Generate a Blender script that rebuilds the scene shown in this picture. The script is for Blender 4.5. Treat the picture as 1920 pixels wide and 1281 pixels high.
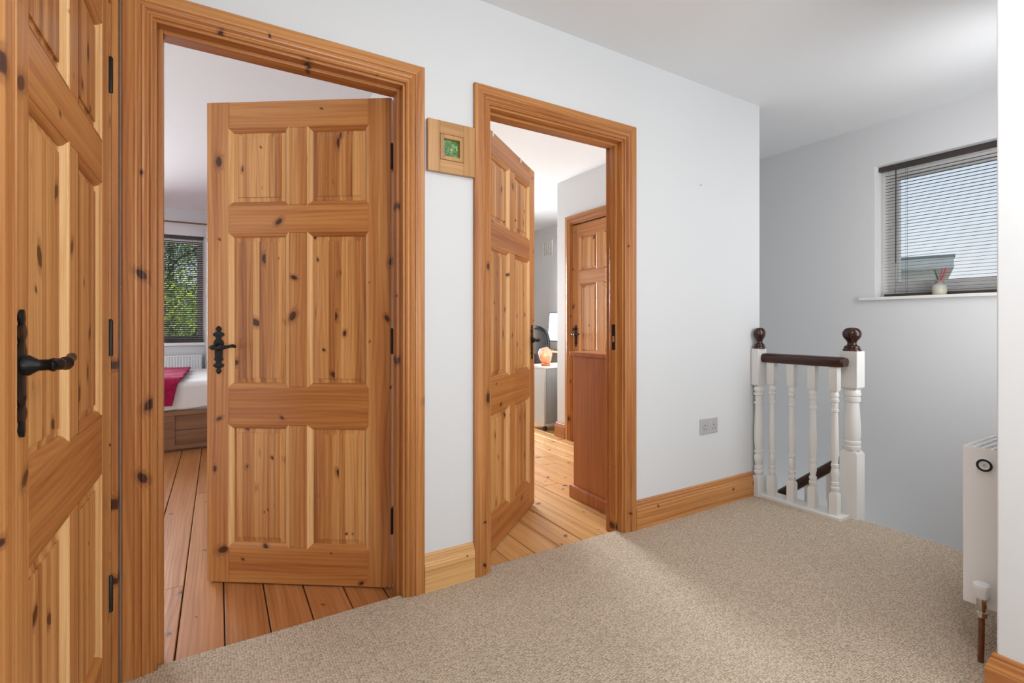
import bpy, bmesh, math, random
from mathutils import Vector, Matrix
random.seed(7)
C = bpy.context.scene
COL = C.collection
for o in list(bpy.data.objects): bpy.data.objects.remove(o)
R = math.radians

# ------------------------------------------------------------------ camera, world, lights
H = 1.046
cam = bpy.data.cameras.new('camera'); co = bpy.data.objects.new('camera', cam); COL.objects.link(co)
co.location = (0, 0, H); co.rotation_euler = (R(90), 0, R(-30.9))
cam.sensor_fit = 'HORIZONTAL'; cam.sensor_width = 36; cam.lens = 921/1920*36
cam.shift_y = -32.5/1920; cam.clip_start = 0.02
C.camera = co
C.view_settings.view_transform = 'Standard'; C.view_settings.look = 'None'
C.view_settings.gamma = 1; C.view_settings.use_curve_mapping = False
C.view_settings.exposure = 0.0

w = bpy.data.worlds.new('sky'); C.world = w; w.use_nodes = True
nt = w.node_tree; bg = nt.nodes['Background']
tc = nt.nodes.new('ShaderNodeTexCoord'); sp = nt.nodes.new('ShaderNodeSeparateXYZ'); cr = nt.nodes.new('ShaderNodeValToRGB')
nt.links.new(tc.outputs['Generated'], sp.inputs[0]); nt.links.new(sp.outputs['Z'], cr.inputs[0]); nt.links.new(cr.outputs[0], bg.inputs[0])
cr.color_ramp.elements[0].position = 0.0; cr.color_ramp.elements[0].color = (.96, .97, .98, 1)
cr.color_ramp.elements[1].position = 0.5; cr.color_ramp.elements[1].color = (.48, .64, .92, 1)
e = cr.color_ramp.elements.new(.12); e.color = (.84, .91, .98, 1)
bg.inputs[1].default_value = 1.0

def light(name, kind, loc, rot, power, size=None, sy=None, color=(1, 1, 1)):
    l = bpy.data.lights.new(name, kind); o = bpy.data.objects.new(name, l); COL.objects.link(o)
    o.location = loc; o.rotation_euler = rot; l.energy = power; l.color = color
    if kind == 'AREA':
        l.shape = 'RECTANGLE'; l.size = size; l.size_y = sy or size
    return o
sun = light('sun', 'SUN', (0, -10, 20), (R(35), 0, R(20)), 3.2, color=(1, .95, .86)); sun.data.angle = R(1)
l = light('hall_fill', 'AREA', (.75, -2.36, 1.35), (R(90), 0, 0), 22, 1.7, 1.5, (.95, .98, 1))  # added fill behind the camera, no window known there
light('hall_bounce_fill', 'AREA', (.75, -1.15, 1.15), (R(148), 0, R(-50)), 37, 1.3, 1.0, (.93, .97, 1))  # added uplight that brightens the ceiling and hall
light('hall_ceiling_fill', 'AREA', (1.15, .15, 2.33), (0, 0, 0), 12, .4, .4, (1, .98, .95))  # added overhead fill out of view, no ceiling lamp known
l = light('bedroom_daylight', 'AREA', (-1.75, 6.86, 1.3), (R(-84), 0, 0), 125, 1.5, 1.6, (.88, .95, 1)); l.data.spread = R(120)  # stands in for the window daylight, set in an added recess out of view
l = light('study_daylight', 'AREA', (2.65, 6.42, 1.35), (R(-86), 0, 0), 84, 1.2, 1.2, (.92, .97, 1)); l.data.spread = R(85)
l = light('stair_fill', 'AREA', (3.28, .49, 1.45), (R(90), 0, R(-12)), 23, .95, 1.5, (.97, .98, 1))  # added fill on the hidden side wall, no window there
light('stairwell_fill', 'AREA', (2.935, 1.95, -.75), (0, R(-112), 0), 9, .7, 1.1, (.95, .98, 1))  # added fill below the landing to lift the lower stair wall

# ------------------------------------------------------------------ materials
def newmat(name):
    m = bpy.data.materials.new(name); m.use_nodes = True
    n = m.node_tree; return m, n, n.nodes['Principled BSDF']
def plain(name, col, rough=.5, metal=0, bump=0, bscale=200, var=0, **kw):
    m, n, b = newmat(name)
    b.inputs['Base Color'].default_value = (*col, 1); b.inputs['Roughness'].default_value = rough; b.inputs['Metallic'].default_value = metal
    for k, v in kw.items(): b.inputs[k.replace('_', ' ')].default_value = v
    t = n.nodes.new('ShaderNodeTexCoord')
    if var:
        z = n.nodes.new('ShaderNodeTexNoise'); z.inputs['Scale'].default_value = bscale*.2; z.inputs['Detail'].default_value = 4
        r = n.nodes.new('ShaderNodeValToRGB')
        r.color_ramp.elements[0].position = .3; r.color_ramp.elements[1].position = .7
        r.color_ramp.elements[0].color = (*[c*(1-var) for c in col], 1); r.color_ramp.elements[1].color = (*[min(1, c*(1+var)) for c in col], 1)
        n.links.new(t.outputs['Object'], z.inputs[0]); n.links.new(z.outputs[0], r.inputs[0]); n.links.new(r.outputs[0], b.inputs['Base Color'])
    if bump:
        z = n.nodes.new('ShaderNodeTexNoise'); z.inputs['Scale'].default_value = bscale; z.inputs['Detail'].default_value = 3
        u = n.nodes.new('ShaderNodeBump'); u.inputs['Strength'].default_value = bump; u.inputs['Distance'].default_value = .002
        n.links.new(t.outputs['Object'], z.inputs[0]); n.links.new(z.outputs[0], u.inputs['Height']); n.links.new(u.outputs[0], b.inputs['Normal'])
    return m

def pine(name, axis, light_c, mid_c, dark_c, knots=.5, strip=0, strip_ax=0, rough=.36, kscale=9, kcol=(.048, .012, .005), sb=.22, kr=.019):
    """knotty timber with the grain along axis"""
    m, n, b = newmat(name); N = n.nodes.new; L = n.links.new
    def math_(op, a, c=None, clamp=False):
        q = N('ShaderNodeMath'); q.operation = op; q.use_clamp = clamp
        for i, v in enumerate((a, c)):
            if v is None: continue
            if isinstance(v, (int, float)): q.inputs[i].default_value = v
            else: L(v, q.inputs[i])
        return q.outputs[0]
    def comb(x, y, z):
        q = N('ShaderNodeCombineXYZ')
        for i, v in enumerate((x, y, z)):
            if isinstance(v, (int, float)): q.inputs[i].default_value = v
            else: L(v, q.inputs[i])
        return q.outputs[0]
    t = N('ShaderNodeTexCoord'); s = N('ShaderNodeSeparateXYZ'); L(t.outputs['Object'], s.inputs[0])
    oi = N('ShaderNodeObjectInfo'); rnd = oi.outputs['Random']
    ax = [s.outputs[0], s.outputs[1], s.outputs[2]]
    g = ax[axis]; rest = [ax[i] for i in range(3) if i != axis]
    a, bb = rest if strip_ax == 0 else rest[::-1]
    shade = math_('MULTIPLY', math_('SUBTRACT', rnd, .5), .5)
    if strip:
        idx = math_('FLOOR', math_('DIVIDE', math_('ADD', a, math_('MULTIPLY', rnd, .3)), strip))
        wn = N('ShaderNodeTexWhiteNoise'); wn.noise_dimensions = '2D'; L(comb(idx, rnd, 0), wn.inputs['Vector'])
        off = math_('MULTIPLY', wn.outputs['Value'], 31)
        shade = math_('ADD', shade, math_('MULTIPLY', math_('SUBTRACT', wn.outputs['Value'], .5), 1.3))
        g = math_('ADD', g, off)
    g = math_('ADD', g, math_('MULTIPLY', rnd, 57)); bb = math_('ADD', bb, math_('MULTIPLY', rnd, 23)); aa = math_('ADD', a, math_('MULTIPLY', rnd, 11))
    v = N('ShaderNodeTexVoronoi'); v.voronoi_dimensions = '2D'; v.inputs['Scale'].default_value = 1
    # slightly skewed so knots lie at angles
    KV = comb(math_('ADD', math_('MULTIPLY', aa, kscale), math_('MULTIPLY', bb, 3)), math_('MULTIPLY', g, kscale*.55), 0); L(KV, v.inputs['Vector'])
    df = N('ShaderNodeVectorMath'); df.operation = 'SUBTRACT'; L(KV, df.inputs[0]); L(v.outputs['Position'], df.inputs[1])
    ds = N('ShaderNodeSeparateXYZ'); L(df.outputs[0], ds.inputs[0])
    cs = N('ShaderNodeSeparateColor'); L(v.outputs['Color'], cs.inputs[0])
    th = math_('MULTIPLY', math_('SUBTRACT', cs.outputs[2], .5), 2.6)
    ddx, ddy = math_('DIVIDE', ds.outputs[0], kscale), math_('DIVIDE', ds.outputs[1], kscale*.55)
    cth, sth = math_('COSINE', th), math_('SINE', th)
    e1 = math_('MULTIPLY', math_('ADD', math_('MULTIPLY', ddx, cth), math_('MULTIPLY', ddy, sth)), 1.7)
    e2 = math_('SUBTRACT', math_('MULTIPLY', ddy, cth), math_('MULTIPLY', ddx, sth))
    d = math_('SQRT', math_('ADD', math_('MULTIPLY', e1, e1), math_('MULTIPLY', e2, e2)))
    dn = N('ShaderNodeTexNoise'); dn.inputs['Scale'].default_value = 70; L(t.outputs['Object'], dn.inputs[0])
    d = math_('ADD', d, math_('MULTIPLY', math_('SUBTRACT', dn.outputs[0], .5), .005))
    on = math_('LESS_THAN', cs.outputs[0], knots)
    rad = math_('ADD', math_('MULTIPLY', math_('MULTIPLY', cs.outputs[1], cs.outputs[1]), kr), .0042)
    q = math_('DIVIDE', d, rad)
    mr = N('ShaderNodeMapRange'); mr.interpolation_type = 'SMOOTHSTEP'; L(q, mr.inputs[0]); mr.inputs[1].default_value = 1.15; mr.inputs[2].default_value = .75
    kmask = math_('MULTIPLY', mr.outputs[0], on)
    mh = N('ShaderNodeMapRange'); mh.interpolation_type = 'SMOOTHSTEP'; L(q, mh.inputs[0]); mh.inputs[1].default_value = 2.6; mh.inputs[2].default_value = .8
    halo = math_('MULTIPLY', mh.outputs[0], on)
    # rings
    n1 = N('ShaderNodeTexNoise'); n1.inputs['Scale'].default_value = 1; n1.inputs['Detail'].default_value = 2
    L(comb(math_('MULTIPLY', aa, 7), math_('MULTIPLY', bb, 7), math_('MULTIPLY', g, .9)), n1.inputs[0])
    ph = math_('ADD', math_('MULTIPLY', aa, 380), math_('MULTIPLY', n1.outputs[0], 38)); ph = math_('ADD', ph, math_('MULTIPLY', halo, 9))
    ph = math_('ADD', ph, math_('MULTIPLY', bb, 150))
    ring = math_('POWER', math_('ADD', math_('MULTIPLY', math_('SINE', ph), .5), .5), 2.2)
    # broad streaks
    n2 = N('ShaderNodeTexNoise'); n2.inputs['Scale'].default_value = 1; n2.inputs['Detail'].default_value = 3
    L(comb(math_('MULTIPLY', aa, 42), math_('MULTIPLY', bb, 42), math_('MULTIPLY', g, 1.1)), n2.inputs[0])
    # fibres
    n3 = N('ShaderNodeTexNoise'); n3.inputs['Scale'].default_value = 1; n3.inputs['Detail'].default_value = 2
    L(comb(math_('MULTIPLY', aa, 420), math_('MULTIPLY', bb, 420), math_('MULTIPLY', g, 12)), n3.inputs[0])
    val = math_('ADD', math_('MULTIPLY', ring, .17), math_('MULTIPLY', n2.outputs[0], 1.3))
    val = math_('ADD', val, math_('MULTIPLY', n3.outputs[0], .22)); val = math_('ADD', val, math_('MULTIPLY', shade, sb*2)); val = math_('SUBTRACT', val, .42)
    r = N('ShaderNodeValToRGB'); L(val, r.inputs[0])
    r.color_ramp.elements[0].position = .08; r.color_ramp.elements[0].color = (*light_c, 1)
    r.color_ramp.elements[1].position = .95; r.color_ramp.elements[1].color = (*dark_c, 1)
    e = r.color_ramp.elements.new(.5); e.color = (*mid_c, 1)
    mx = N('ShaderNodeMix'); mx.data_type = 'RGBA'; L(math_('MULTIPLY', halo, .6), mx.inputs[0]); L(r.outputs[0], mx.inputs[6]); mx.inputs[7].default_value = (*[c*.75 for c in dark_c], 1)
    m2 = N('ShaderNodeMix'); m2.data_type = 'RGBA'; L(math_('MULTIPLY', kmask, .93), m2.inputs[0]); L(mx.outputs[2], m2.inputs[6]); m2.inputs[7].default_value = (*kcol, 1)
    L(m2.outputs[2], b.inputs['Base Color'])
    b.inputs['Roughness'].default_value = rough
    u = N('ShaderNodeBump'); u.inputs['Strength'].default_value = .12; u.inputs['Distance'].default_value = .001
    L(math_('ADD', n3.outputs[0], ring), u.inputs['Height']); L(u.outputs[0], b.inputs['Normal'])
    return m
PL, PM, PD = (.645, .325, .110), (.485, .195, .056), (.275, .085, .023)
PX = pine('pine_across', 0, PL, PM, PD, .5, strip_ax=1)
PX2 = pine('pine_rail', 0, (.57, .25, .073), (.44, .163, .042), (.26, .075, .019), .5, strip_ax=1, kscale=8)
PY = pine('pine_along', 1, PL, PM, PD, .42)
PZ = pine('pine_upright', 2, PL, PM, PD, .48)
PZS = pine('pine_strips', 2, (.69, .36, .128), (.50, .21, .062), (.27, .085, .023), .66, strip=.027, sb=.24, kscale=10)
PPALE = pine('pine_pale', 2, (.84, .52, .24), (.70, .38, .14), (.48, .20, .06), .25, rough=.5)
PSK = pine('pine_skirting', 0, (.80, .50, .22), (.68, .38, .145), (.45, .19, .06), .4, strip_ax=1)
CX = pine('casing_across', 0, (.575, .26, .078), (.42, .158, .042), (.235, .068, .017), .35, strip_ax=1)
CZ = pine('casing_upright', 2, (.575, .26, .078), (.42, .158, .042), (.235, .068, .017), .35)
CY = pine('casing_along', 1, (.575, .26, .078), (.42, .158, .042), (.235, .068, .017), .35)
OAKX = pine('oak_across', 0, (.54, .285, .095), (.43, .21, .062), (.31, .135, .038), 0, strip_ax=1)
OAKZ = pine('oak_upright', 2, (.54, .285, .095), (.43, .21, .062), (.31, .135, .038), 0)
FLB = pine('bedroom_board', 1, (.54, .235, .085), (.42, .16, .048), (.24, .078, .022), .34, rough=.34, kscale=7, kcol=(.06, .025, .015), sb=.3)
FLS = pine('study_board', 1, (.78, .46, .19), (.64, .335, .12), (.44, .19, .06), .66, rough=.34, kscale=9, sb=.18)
CHERRY = pine('cherry_veneer', 2, (.54, .21, .07), (.46, .165, .05), (.36, .12, .036), 0, rough=.38, sb=.05)
BEDW = pine('bed_timber', 0, (.30, .15, .075), (.23, .105, .05), (.13, .055, .028), .35, strip_ax=1, rough=.5)
MAHOG = pine('mahogany', 1, (.055, .015, .009), (.038, .010, .006), (.02, .006, .004), 0, rough=.25)
MAHOGZ = pine('mahogany_turned', 2, (.055, .015, .009), (.038, .010, .006), (.02, .006, .004), 0, rough=.16)
WALL = plain('wall_paint', (.705, .715, .725), .62, bump=.05, bscale=160)
CEIL = plain('ceiling_paint', (.80, .81, .82), .8, bump=.05, bscale=120)
WHITE = plain('white_gloss', (.80, .79, .76), .3)
UPVC = plain('white_frame', (.88, .88, .87), .25)
RAD = plain('radiator_enamel', (.87, .89, .90), .3)
IRON = plain('black_iron', (.013, .013, .014), .34, .6, bump=.35, bscale=150)
IRONM = plain('hinge_black', (.012, .012, .012), .45, .3)
BLIND = plain('dark_blind', (.045, .036, .032), .4)
BLACK = plain('black_plastic', (.012, .012, .013), .35)
MESH = plain('chair_mesh', (.06, .06, .065), .8, bump=.5, bscale=400)
CHROME = plain('chrome', (.55, .53, .50), .2, 1)
SATIN = plain('satin_metal', (.56, .55, .56), .45, .35)
DARK = plain('dark_hole', (.01, .01, .01), .8)
PIPE = plain('brown_pipe', (.16, .055, .018), .35, var=.2)
GREYC = plain('grey_cabinet', (.56, .57, .56), .4)
GREYD = plain('tambour_grey', (.36, .37, .36), .5)
DESK = plain('desk_top', (.62, .30, .14), .4)
SHEET = plain('sheet_cotton', (.82, .80, .78), .9, bump=.3, bscale=60)
THROW = plain('magenta_throw', (.33, .003, .055), .95, bump=1, bscale=120, var=.35)
CURT = plain('curtain_cotton', (.84, .85, .86), .9)
SCREEN = plain('screen_glow', (.7, .8, .86), .2, Emission_Strength=.4, Emission_Color=(.78, .87, .95, 1))
SALT = plain('salt_rock', (.85, .34, .22), .5, bump=1, bscale=40, Emission_Strength=.3, Emission_Color=(1, .25, .09, 1))
SALTC = plain('salt_glow', (1, .6, .3), .5, Emission_Strength=1.3, Emission_Color=(1, .62, .3, 1))
CORD = plain('white_cord', (.8, .8, .8), .4)
REED = plain('pink_reed', (.50, .02, .12), .6)
REEDD = plain('dark_reed', (.05, .03, .03), .6)
CORK = plain('cork_lid', (.28, .19, .14), .8)
GRND = plain('grass', (.16, .19, .10), .95, var=.3, bscale=5)
LEAF = [plain('leaf_green', (.20, .33, .12), .5), plain('leaf_lime', (.55, .62, .08), .5), plain('leaf_dark', (.10, .19, .10), .5)]
BARK = plain('bark', (.09, .06, .04), .9, bump=1, bscale=30)
RENDER = plain('render_wall', (.66, .64, .58), .9)
ROOFM = plain('roof_felt', (.28, .29, .28), .9)
PANE = plain('far_pane', (.10, .15, .17), .15)

def glass(name, tint=(1, 1, 1)):
    m, n, b = newmat(name)
    n.nodes.remove(b); o = n.nodes['Material Output']
    t = n.nodes.new('ShaderNodeBsdfTransparent'); t.inputs[0].default_value = (*tint, 1)
    g = n.nodes.new('ShaderNodeBsdfGlossy'); g.inputs['Roughness'].default_value = .02
    f = n.nodes.new('ShaderNodeFresnel'); f.inputs[0].default_value = 1.45
    x = n.nodes.new('ShaderNodeMixShader')
    n.links.new(f.outputs[0], x.inputs[0]); n.links.new(t.outputs[0], x.inputs[1]); n.links.new(g.outputs[0], x.inputs[2]); n.links.new(x.outputs[0], o.inputs[0])
    return m
GLASS = glass('window_glass', (.97, .98, .98)); JAR = plain('jar_glass', (.86, .85, .80), .08, Transmission_Weight=.6, IOR=1.3); OIL = plain('diffuser_oil', (.85, .74, .42), .15)

def carpet_mat():
    m, n, b = newmat('loop_carpet'); N = n.nodes.new; L = n.links.new
    t = N('ShaderNodeTexCoord'); mp = N('ShaderNodeMapping'); mp.inputs['Scale'].default_value = (118, 185, 1); mp.inputs['Rotation'].default_value = (0, 0, 0)
    nz = N('ShaderNodeTexNoise'); nz.inputs['Scale'].default_value = 14; nz.inputs['Detail'].default_value = 2
    ad = N('ShaderNodeMixRGB'); ad.blend_type = 'ADD'; ad.inputs[0].default_value = .012
    L(t.outputs['Object'], nz.inputs[0]); L(t.outputs['Object'], ad.inputs[1]); L(nz.outputs['Color'], ad.inputs[2]); L(ad.outputs[0], mp.inputs[0])
    v = N('ShaderNodeTexVoronoi'); v.voronoi_dimensions = '2D'; v.inputs['Scale'].default_value = 1; v.inputs['Randomness'].default_value = .62
    L(mp.outputs[0], v.inputs['Vector'])
    r = N('ShaderNodeValToRGB'); L(v.outputs['Distance'], r.inputs[0])
    r.color_ramp.elements[0].position = .15; r.color_ramp.elements[0].color = (.70, .585, .455, 1)
    r.color_ramp.elements[1].position = .72; r.color_ramp.elements[1].color = (.40, .31, .225, 1)
    cs = N('ShaderNodeSeparateColor'); L(v.outputs['Color'], cs.inputs[0])
    mr = N('ShaderNodeMapRange'); L(cs.outputs[0], mr.inputs[0]); mr.inputs[3].default_value = .80; mr.inputs[4].default_value = 1.15
    big = N('ShaderNodeTexNoise'); big.inputs['Scale'].default_value = 3; big.inputs['Detail'].default_value = 5; L(t.outputs['Object'], big.inputs[0])
    m3 = N('ShaderNodeMapRange'); L(big.outputs[0], m3.inputs[0]); m3.inputs[3].default_value = .95; m3.inputs[4].default_value = 1.05
    pr = N('ShaderNodeMath'); pr.operation = 'MULTIPLY'; L(mr.outputs[0], pr.inputs[0]); L(m3.outputs[0], pr.inputs[1])
    mu = N('ShaderNodeVectorMath'); mu.operation = 'SCALE'; L(r.outputs[0], mu.inputs[0]); L(pr.outputs[0], mu.inputs[3])
    L(mu.outputs[0], b.inputs['Base Color']); b.inputs['Roughness'].default_value = .95; b.inputs['Specular IOR Level'].default_value = .15
    inv = N('ShaderNodeMath'); inv.operation = 'SUBTRACT'; inv.inputs[0].default_value = 1; L(v.outputs['Distance'], inv.inputs[1])
    u = N('ShaderNodeBump'); u.inputs['Strength'].default_value = .85; u.inputs['Distance'].default_value = .004
    L(inv.outputs[0], u.inputs['Height']); L(u.outputs[0], b.inputs['Normal'])
    return m
CARPET = carpet_mat()

def photo_mat():
    m, n, b = newmat('flower_photo'); N = n.nodes.new; L = n.links.new
    t = N('ShaderNodeTexCoord'); z = N('ShaderNodeTexNoise'); z.inputs['Scale'].default_value = 60; z.inputs['Detail'].default_value = 5; z.inputs['Distortion'].default_value = 1.5
    L(t.outputs['Object'], z.inputs[0])
    r = N('ShaderNodeValToRGB'); L(z.outputs[0], r.inputs[0])
    E = r.color_ramp.elements
    E[0].position = .32; E[0].color = (.02, .05, .02, 1); E[1].position = .70; E[1].color = (.45, .62, .30, 1)
    q = E.new(.5); q.color = (.07, .22, .04, 1)
    # yellow bloom in the middle
    s = N('ShaderNodeVectorMath'); s.operation = 'DISTANCE'; s.inputs[1].default_value = (.004, 0, -.002); L(t.outputs['Object'], s.inputs[0])
    mr = N('ShaderNodeMapRange'); L(s.outputs['Value'], mr.inputs[0]); mr.inputs[1].default_value = .010; mr.inputs[2].default_value = .004
    x = N('ShaderNodeMix'); x.data_type = 'RGBA'; L(mr.outputs[0], x.inputs[0]); L(r.outputs[0], x.inputs[6]); x.inputs[7].default_value = (.8, .62, .05, 1)
    L(x.outputs[2], b.inputs['Base Color']); b.inputs['Roughness'].default_value = .2
    return m

# ------------------------------------------------------------------ builders
class MB:
    def __init__(s): s.v = []; s.f = []; s.m = []
    def add(s, vs, fs, mi=0):
        k = len(s.v); s.v += [tuple(p) for p in vs]; s.f += [tuple(i+k for i in f) for f in fs]; s.m += [mi]*len(fs); return s
    def box(s, x0, x1, y0, y1, z0, z1, mi=0):
        vs = [(x, y, z) for z in (z0, z1) for y in (y0, y1) for x in (x0, x1)]
        return s.add(vs, [(0, 2, 3, 1), (4, 5, 7, 6), (0, 1, 5, 4), (2, 6, 7, 3), (0, 4, 6, 2), (1, 3, 7, 5)], mi)
    def sweep(s, a, b, mi=0):
        """two rings with equal vertex counts, joined and capped"""
        n = len(a); fs = [(i, (i+1) % n, n+(i+1) % n, n+i) for i in range(n)]
        return s.add(list(a)+list(b), fs+[tuple(range(n))[::-1], tuple(range(n, 2*n))], mi)
    def rings(s, rs, mi=0, cap=True):
        n = len(rs[0]); vs = [p for r in rs for p in r]; fs = []
        for k in range(len(rs)-1):
            fs += [(k*n+i, k*n+(i+1) % n, (k+1)*n+(i+1) % n, (k+1)*n+i) for i in range(n)]
        if cap: fs += [tuple(range(n))[::-1], tuple(range((len(rs)-1)*n, len(rs)*n))]
        return s.add(vs, fs, mi)
    def lathe(s, prof, c=(0, 0, 0), n=24, sy=1, mi=0):
        return s.rings([[(c[0]+r*math.cos(2*math.pi*i/n), c[1]+sy*r*math.sin(2*math.pi*i/n), c[2]+z) for i in range(n)] for r, z in prof], mi)
    def tube(s, pts, rad, n=12, mi=0):
        P = [Vector(p) for p in pts]; rad = rad if isinstance(rad, (list, tuple)) else [rad]*len(P); rs = []; up = Vector((0, 0, 1))
        for i, p in enumerate(P):
            d = (P[min(i+1, len(P)-1)]-P[max(i-1, 0)]).normalized()
            if i == 0: up = Vector((0, 0, 1)) if abs(d.z) < .9 else Vector((1, 0, 0))
            u = (up-d*up.dot(d)).normalized(); q = d.cross(u); up = u
            rs.append([p+u*rad[i]*math.cos(2*math.pi*k/n)+q*rad[i]*math.sin(2*math.pi*k/n) for k in range(n)])
        return s.rings(rs, mi)
    def build(s, name, mats, parent=None, loc=None, bevel=0, smooth=False, segs=2):
        me = bpy.data.meshes.new(name); me.from_pydata(s.v, [], s.f)
        mats = mats if isinstance(mats, (list, tuple)) else [mats]
        for m in mats: me.materials.append(m)
        for p, i in zip(me.polygons, s.m): p.material_index = i
        b = bmesh.new(); b.from_mesh(me); bmesh.ops.recalc_face_normals(b, faces=b.faces); b.to_mesh(me); b.free()
        if smooth:
            for p in me.polygons: p.use_smooth = True
            try: me.set_sharp_from_angle(angle=R(40))
            except Exception: pass
        o = bpy.data.objects.new(name, me); COL.objects.link(o)
        if parent: o.parent = parent
        if loc: o.location = loc
        if bevel:
            q = o.modifiers.new('bevel', 'BEVEL'); q.width = bevel; q.segments = segs; q.limit_method = 'ANGLE'; q.angle_limit = R(40)
        return o
def tag(o, label, cat=None, group=None, kind=None):
    if label: o['label'] = label
    if cat: o['category'] = cat
    if group: o['group'] = group
    if kind: o['kind'] = kind
    return o
def thing(name, label, cat, loc=(0, 0, 0), rz=0, group=None, kind=None):
    o = bpy.data.objects.new(name, None); COL.objects.link(o); o.location = loc; o.rotation_euler = (0, 0, rz); o.empty_display_size = .1
    return tag(o, label, cat, group, kind)
def B(x0, x1, y0, y1, z0, z1): return MB().box(x0, x1, y0, y1, z0, z1)
def sm(t, a, b): t = max(0, min(1, (t-a)/(b-a))); return t*t*(3-2*t)

# ------------------------------------------------------------------ the setting
CH = 2.40; FZ = -.03; WB = 1.95          # ceiling height, board floor level, back face of the hall wall
D1 = (-.160, .608); D2 = (.989, 1.740); OH = 1.962     # clear door openings in the hall wall
LT = .028
def S(mb, name, mat, label, cat='wall', **k):
    return tag(mb.build(name, mat, **k), label, cat, kind='structure')
m = MB()
m.box(-.38, D1[0]-LT, 1.83, WB, -.2, CH); m.box(D1[1]+LT, D2[0]-LT, 1.83, WB, -.2, CH); m.box(D2[1]+LT, 2.888, 1.83, WB, -.2, CH)
m.box(D1[0]-LT, D1[1]+LT, 1.83, WB, OH+LT, CH); m.box(D2[0]-LT, D2[1]+LT, 1.83, WB, OH+LT, CH)
S(m, 'wall_back', WALL, 'pale grey hall wall holding the two open pine doorways')
m = MB(); m.box(-.38, -.262, 1.812, 1.83, -.2, CH); m.box(-.38, -.262, -2.5, .968, -.2, CH); m.box(-.38, -.262, .968, 1.812, OH+LT, CH)
S(m, 'wall_left', WALL, 'wall on the far left around the closed pine door')
m = MB(); m.box(1.83, 4.0, -2.5, .473, -2.6, CH)
S(m, 'wall_right', WALL, 'pale grey wall end at the right edge in front of the radiator', bevel=.004)
WY0, WY1, WZ0, WZ1 = .62, 1.595, 1.228, 2.115
m = MB(); m.box(3.82, 4.0, .473, WY0, -2.6, CH); m.box(3.82, 4.0, WY1, 3.71, -2.6, CH); m.box(3.82, 4.0, WY0, WY1, -2.6, WZ0-.02); m.box(3.82, 4.0, WY0, WY1, WZ1, CH)
S(m, 'wall_stair', WALL, 'stairwell wall with the small high window and dark blind')
m = MB(); m.box(-.38, -.1, -2.5, -2.38, -.2, CH); m.box(1.6, 1.83, -2.5, -2.38, -.2, CH); m.box(-.1, 1.6, -2.5, -2.38, -.2, .6); m.box(-.1, 1.6, -2.5, -2.38, 2.1, CH); m.box(-.1, 1.6, -2.52, -2.5, .6, 2.1)
S(m, 'wall_front', WALL, 'hall wall behind the camera with a wide recess added for the fill light')  # recess is made up to hold the fill lamp
S(MB().box(.78, .88, WB, 6.6, -.2, CH).box(.78, .88, 6.6, 7.0, -.2, CH), 'wall_partition', WALL, 'partition wall between the bedroom and the study')
# bedroom shell
BY = 6.90; BW = (-1.0, -.14, .79, 2.085); BW2 = (-2.55, -1.3, .35, 2.1)  # second opening is an added recess for the bedroom area light
m = MB(); m.box(-3.0, BW2[0], BY, BY+.2, -.2, CH); m.box(BW2[1], BW[0], BY, BY+.2, -.2, CH); m.box(BW[1], .78, BY, BY+.2, -.2, CH)
m.box(BW2[0], BW2[1], BY, BY+.2, -.2, BW2[2]); m.box(BW2[0], BW2[1], BY, BY+.2, BW2[3], CH); m.box(BW[0], BW[1], BY, BY+.2, -.2, BW[2]); m.box(BW[0], BW[1], BY, BY+.2, BW[3], CH)
m.box(BW2[0], BW2[1], BY+.18, BY+.2, BW2[2], BW2[3])
S(m, 'wall_bedroom', WALL, 'bedroom window wall seen through the left doorway')
S(MB().box(-3.1, -3.0, 1.83, 7.1, -.2, CH).box(-3.0, -.38, 1.83, WB, -.2, CH), 'wall_bedroom_side', WALL, 'side wall of the bedroom out of view')
# study shell
SX = 3.95
m = MB(); m.box(SX, SX+.1, 3.71, 6.6, -.2, CH); S(m, 'wall_study', WALL, 'far study wall with the white air vent behind the desk')
E4 = (2.845, 3.607)
m = MB(); m.box(2.80, 2.888, WB, E4[0]-LT, -2.6, CH); m.box(2.80, 2.888, E4[1]+LT, 3.71, -.2, CH); m.box(2.80, 2.888, E4[0]-LT, E4[1]+LT, OH+LT, CH); m.box(2.80, SX, 3.71, 3.83, -.2, CH)
S(m, 'wall_cupboard', WALL, 'projecting study wall around the inner pine door')
m = MB(); m.box(.88, 2.1, 6.48, 6.6, -.2, CH); m.box(3.4, SX+.1, 6.48, 6.6, -.2, CH); m.box(2.1, 3.4, 6.48, 6.6, -.2, .7); m.box(2.1, 3.4, 6.48, 6.6, 2.0, CH); m.box(2.1, 3.4, 6.6, 6.62, .7, 2.0)
S(m, 'wall_study_window', WALL, 'study window wall hidden behind the open door')
# stairwell
S(MB().box(2.888, 3.82, 2.75, 2.85, -2.6, CH), 'wall_stair_end', WALL, 'end wall of the stairwell behind the hall corner')
S(MB().box(2.86, 2.90, -2.4, 1.83, -2.6, -.031).box(2.80, 2.888, 1.83, 2.75, -2.6, -.2), 'wall_below_landing', WALL, 'wall below the landing edge in the stairwell')
S(MB().box(-3.1, 4.05, -2.52, 7.1, CH, CH+.1), 'ceiling', CEIL, 'plain white ceiling over hall, bedroom and study', 'ceiling')

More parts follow.
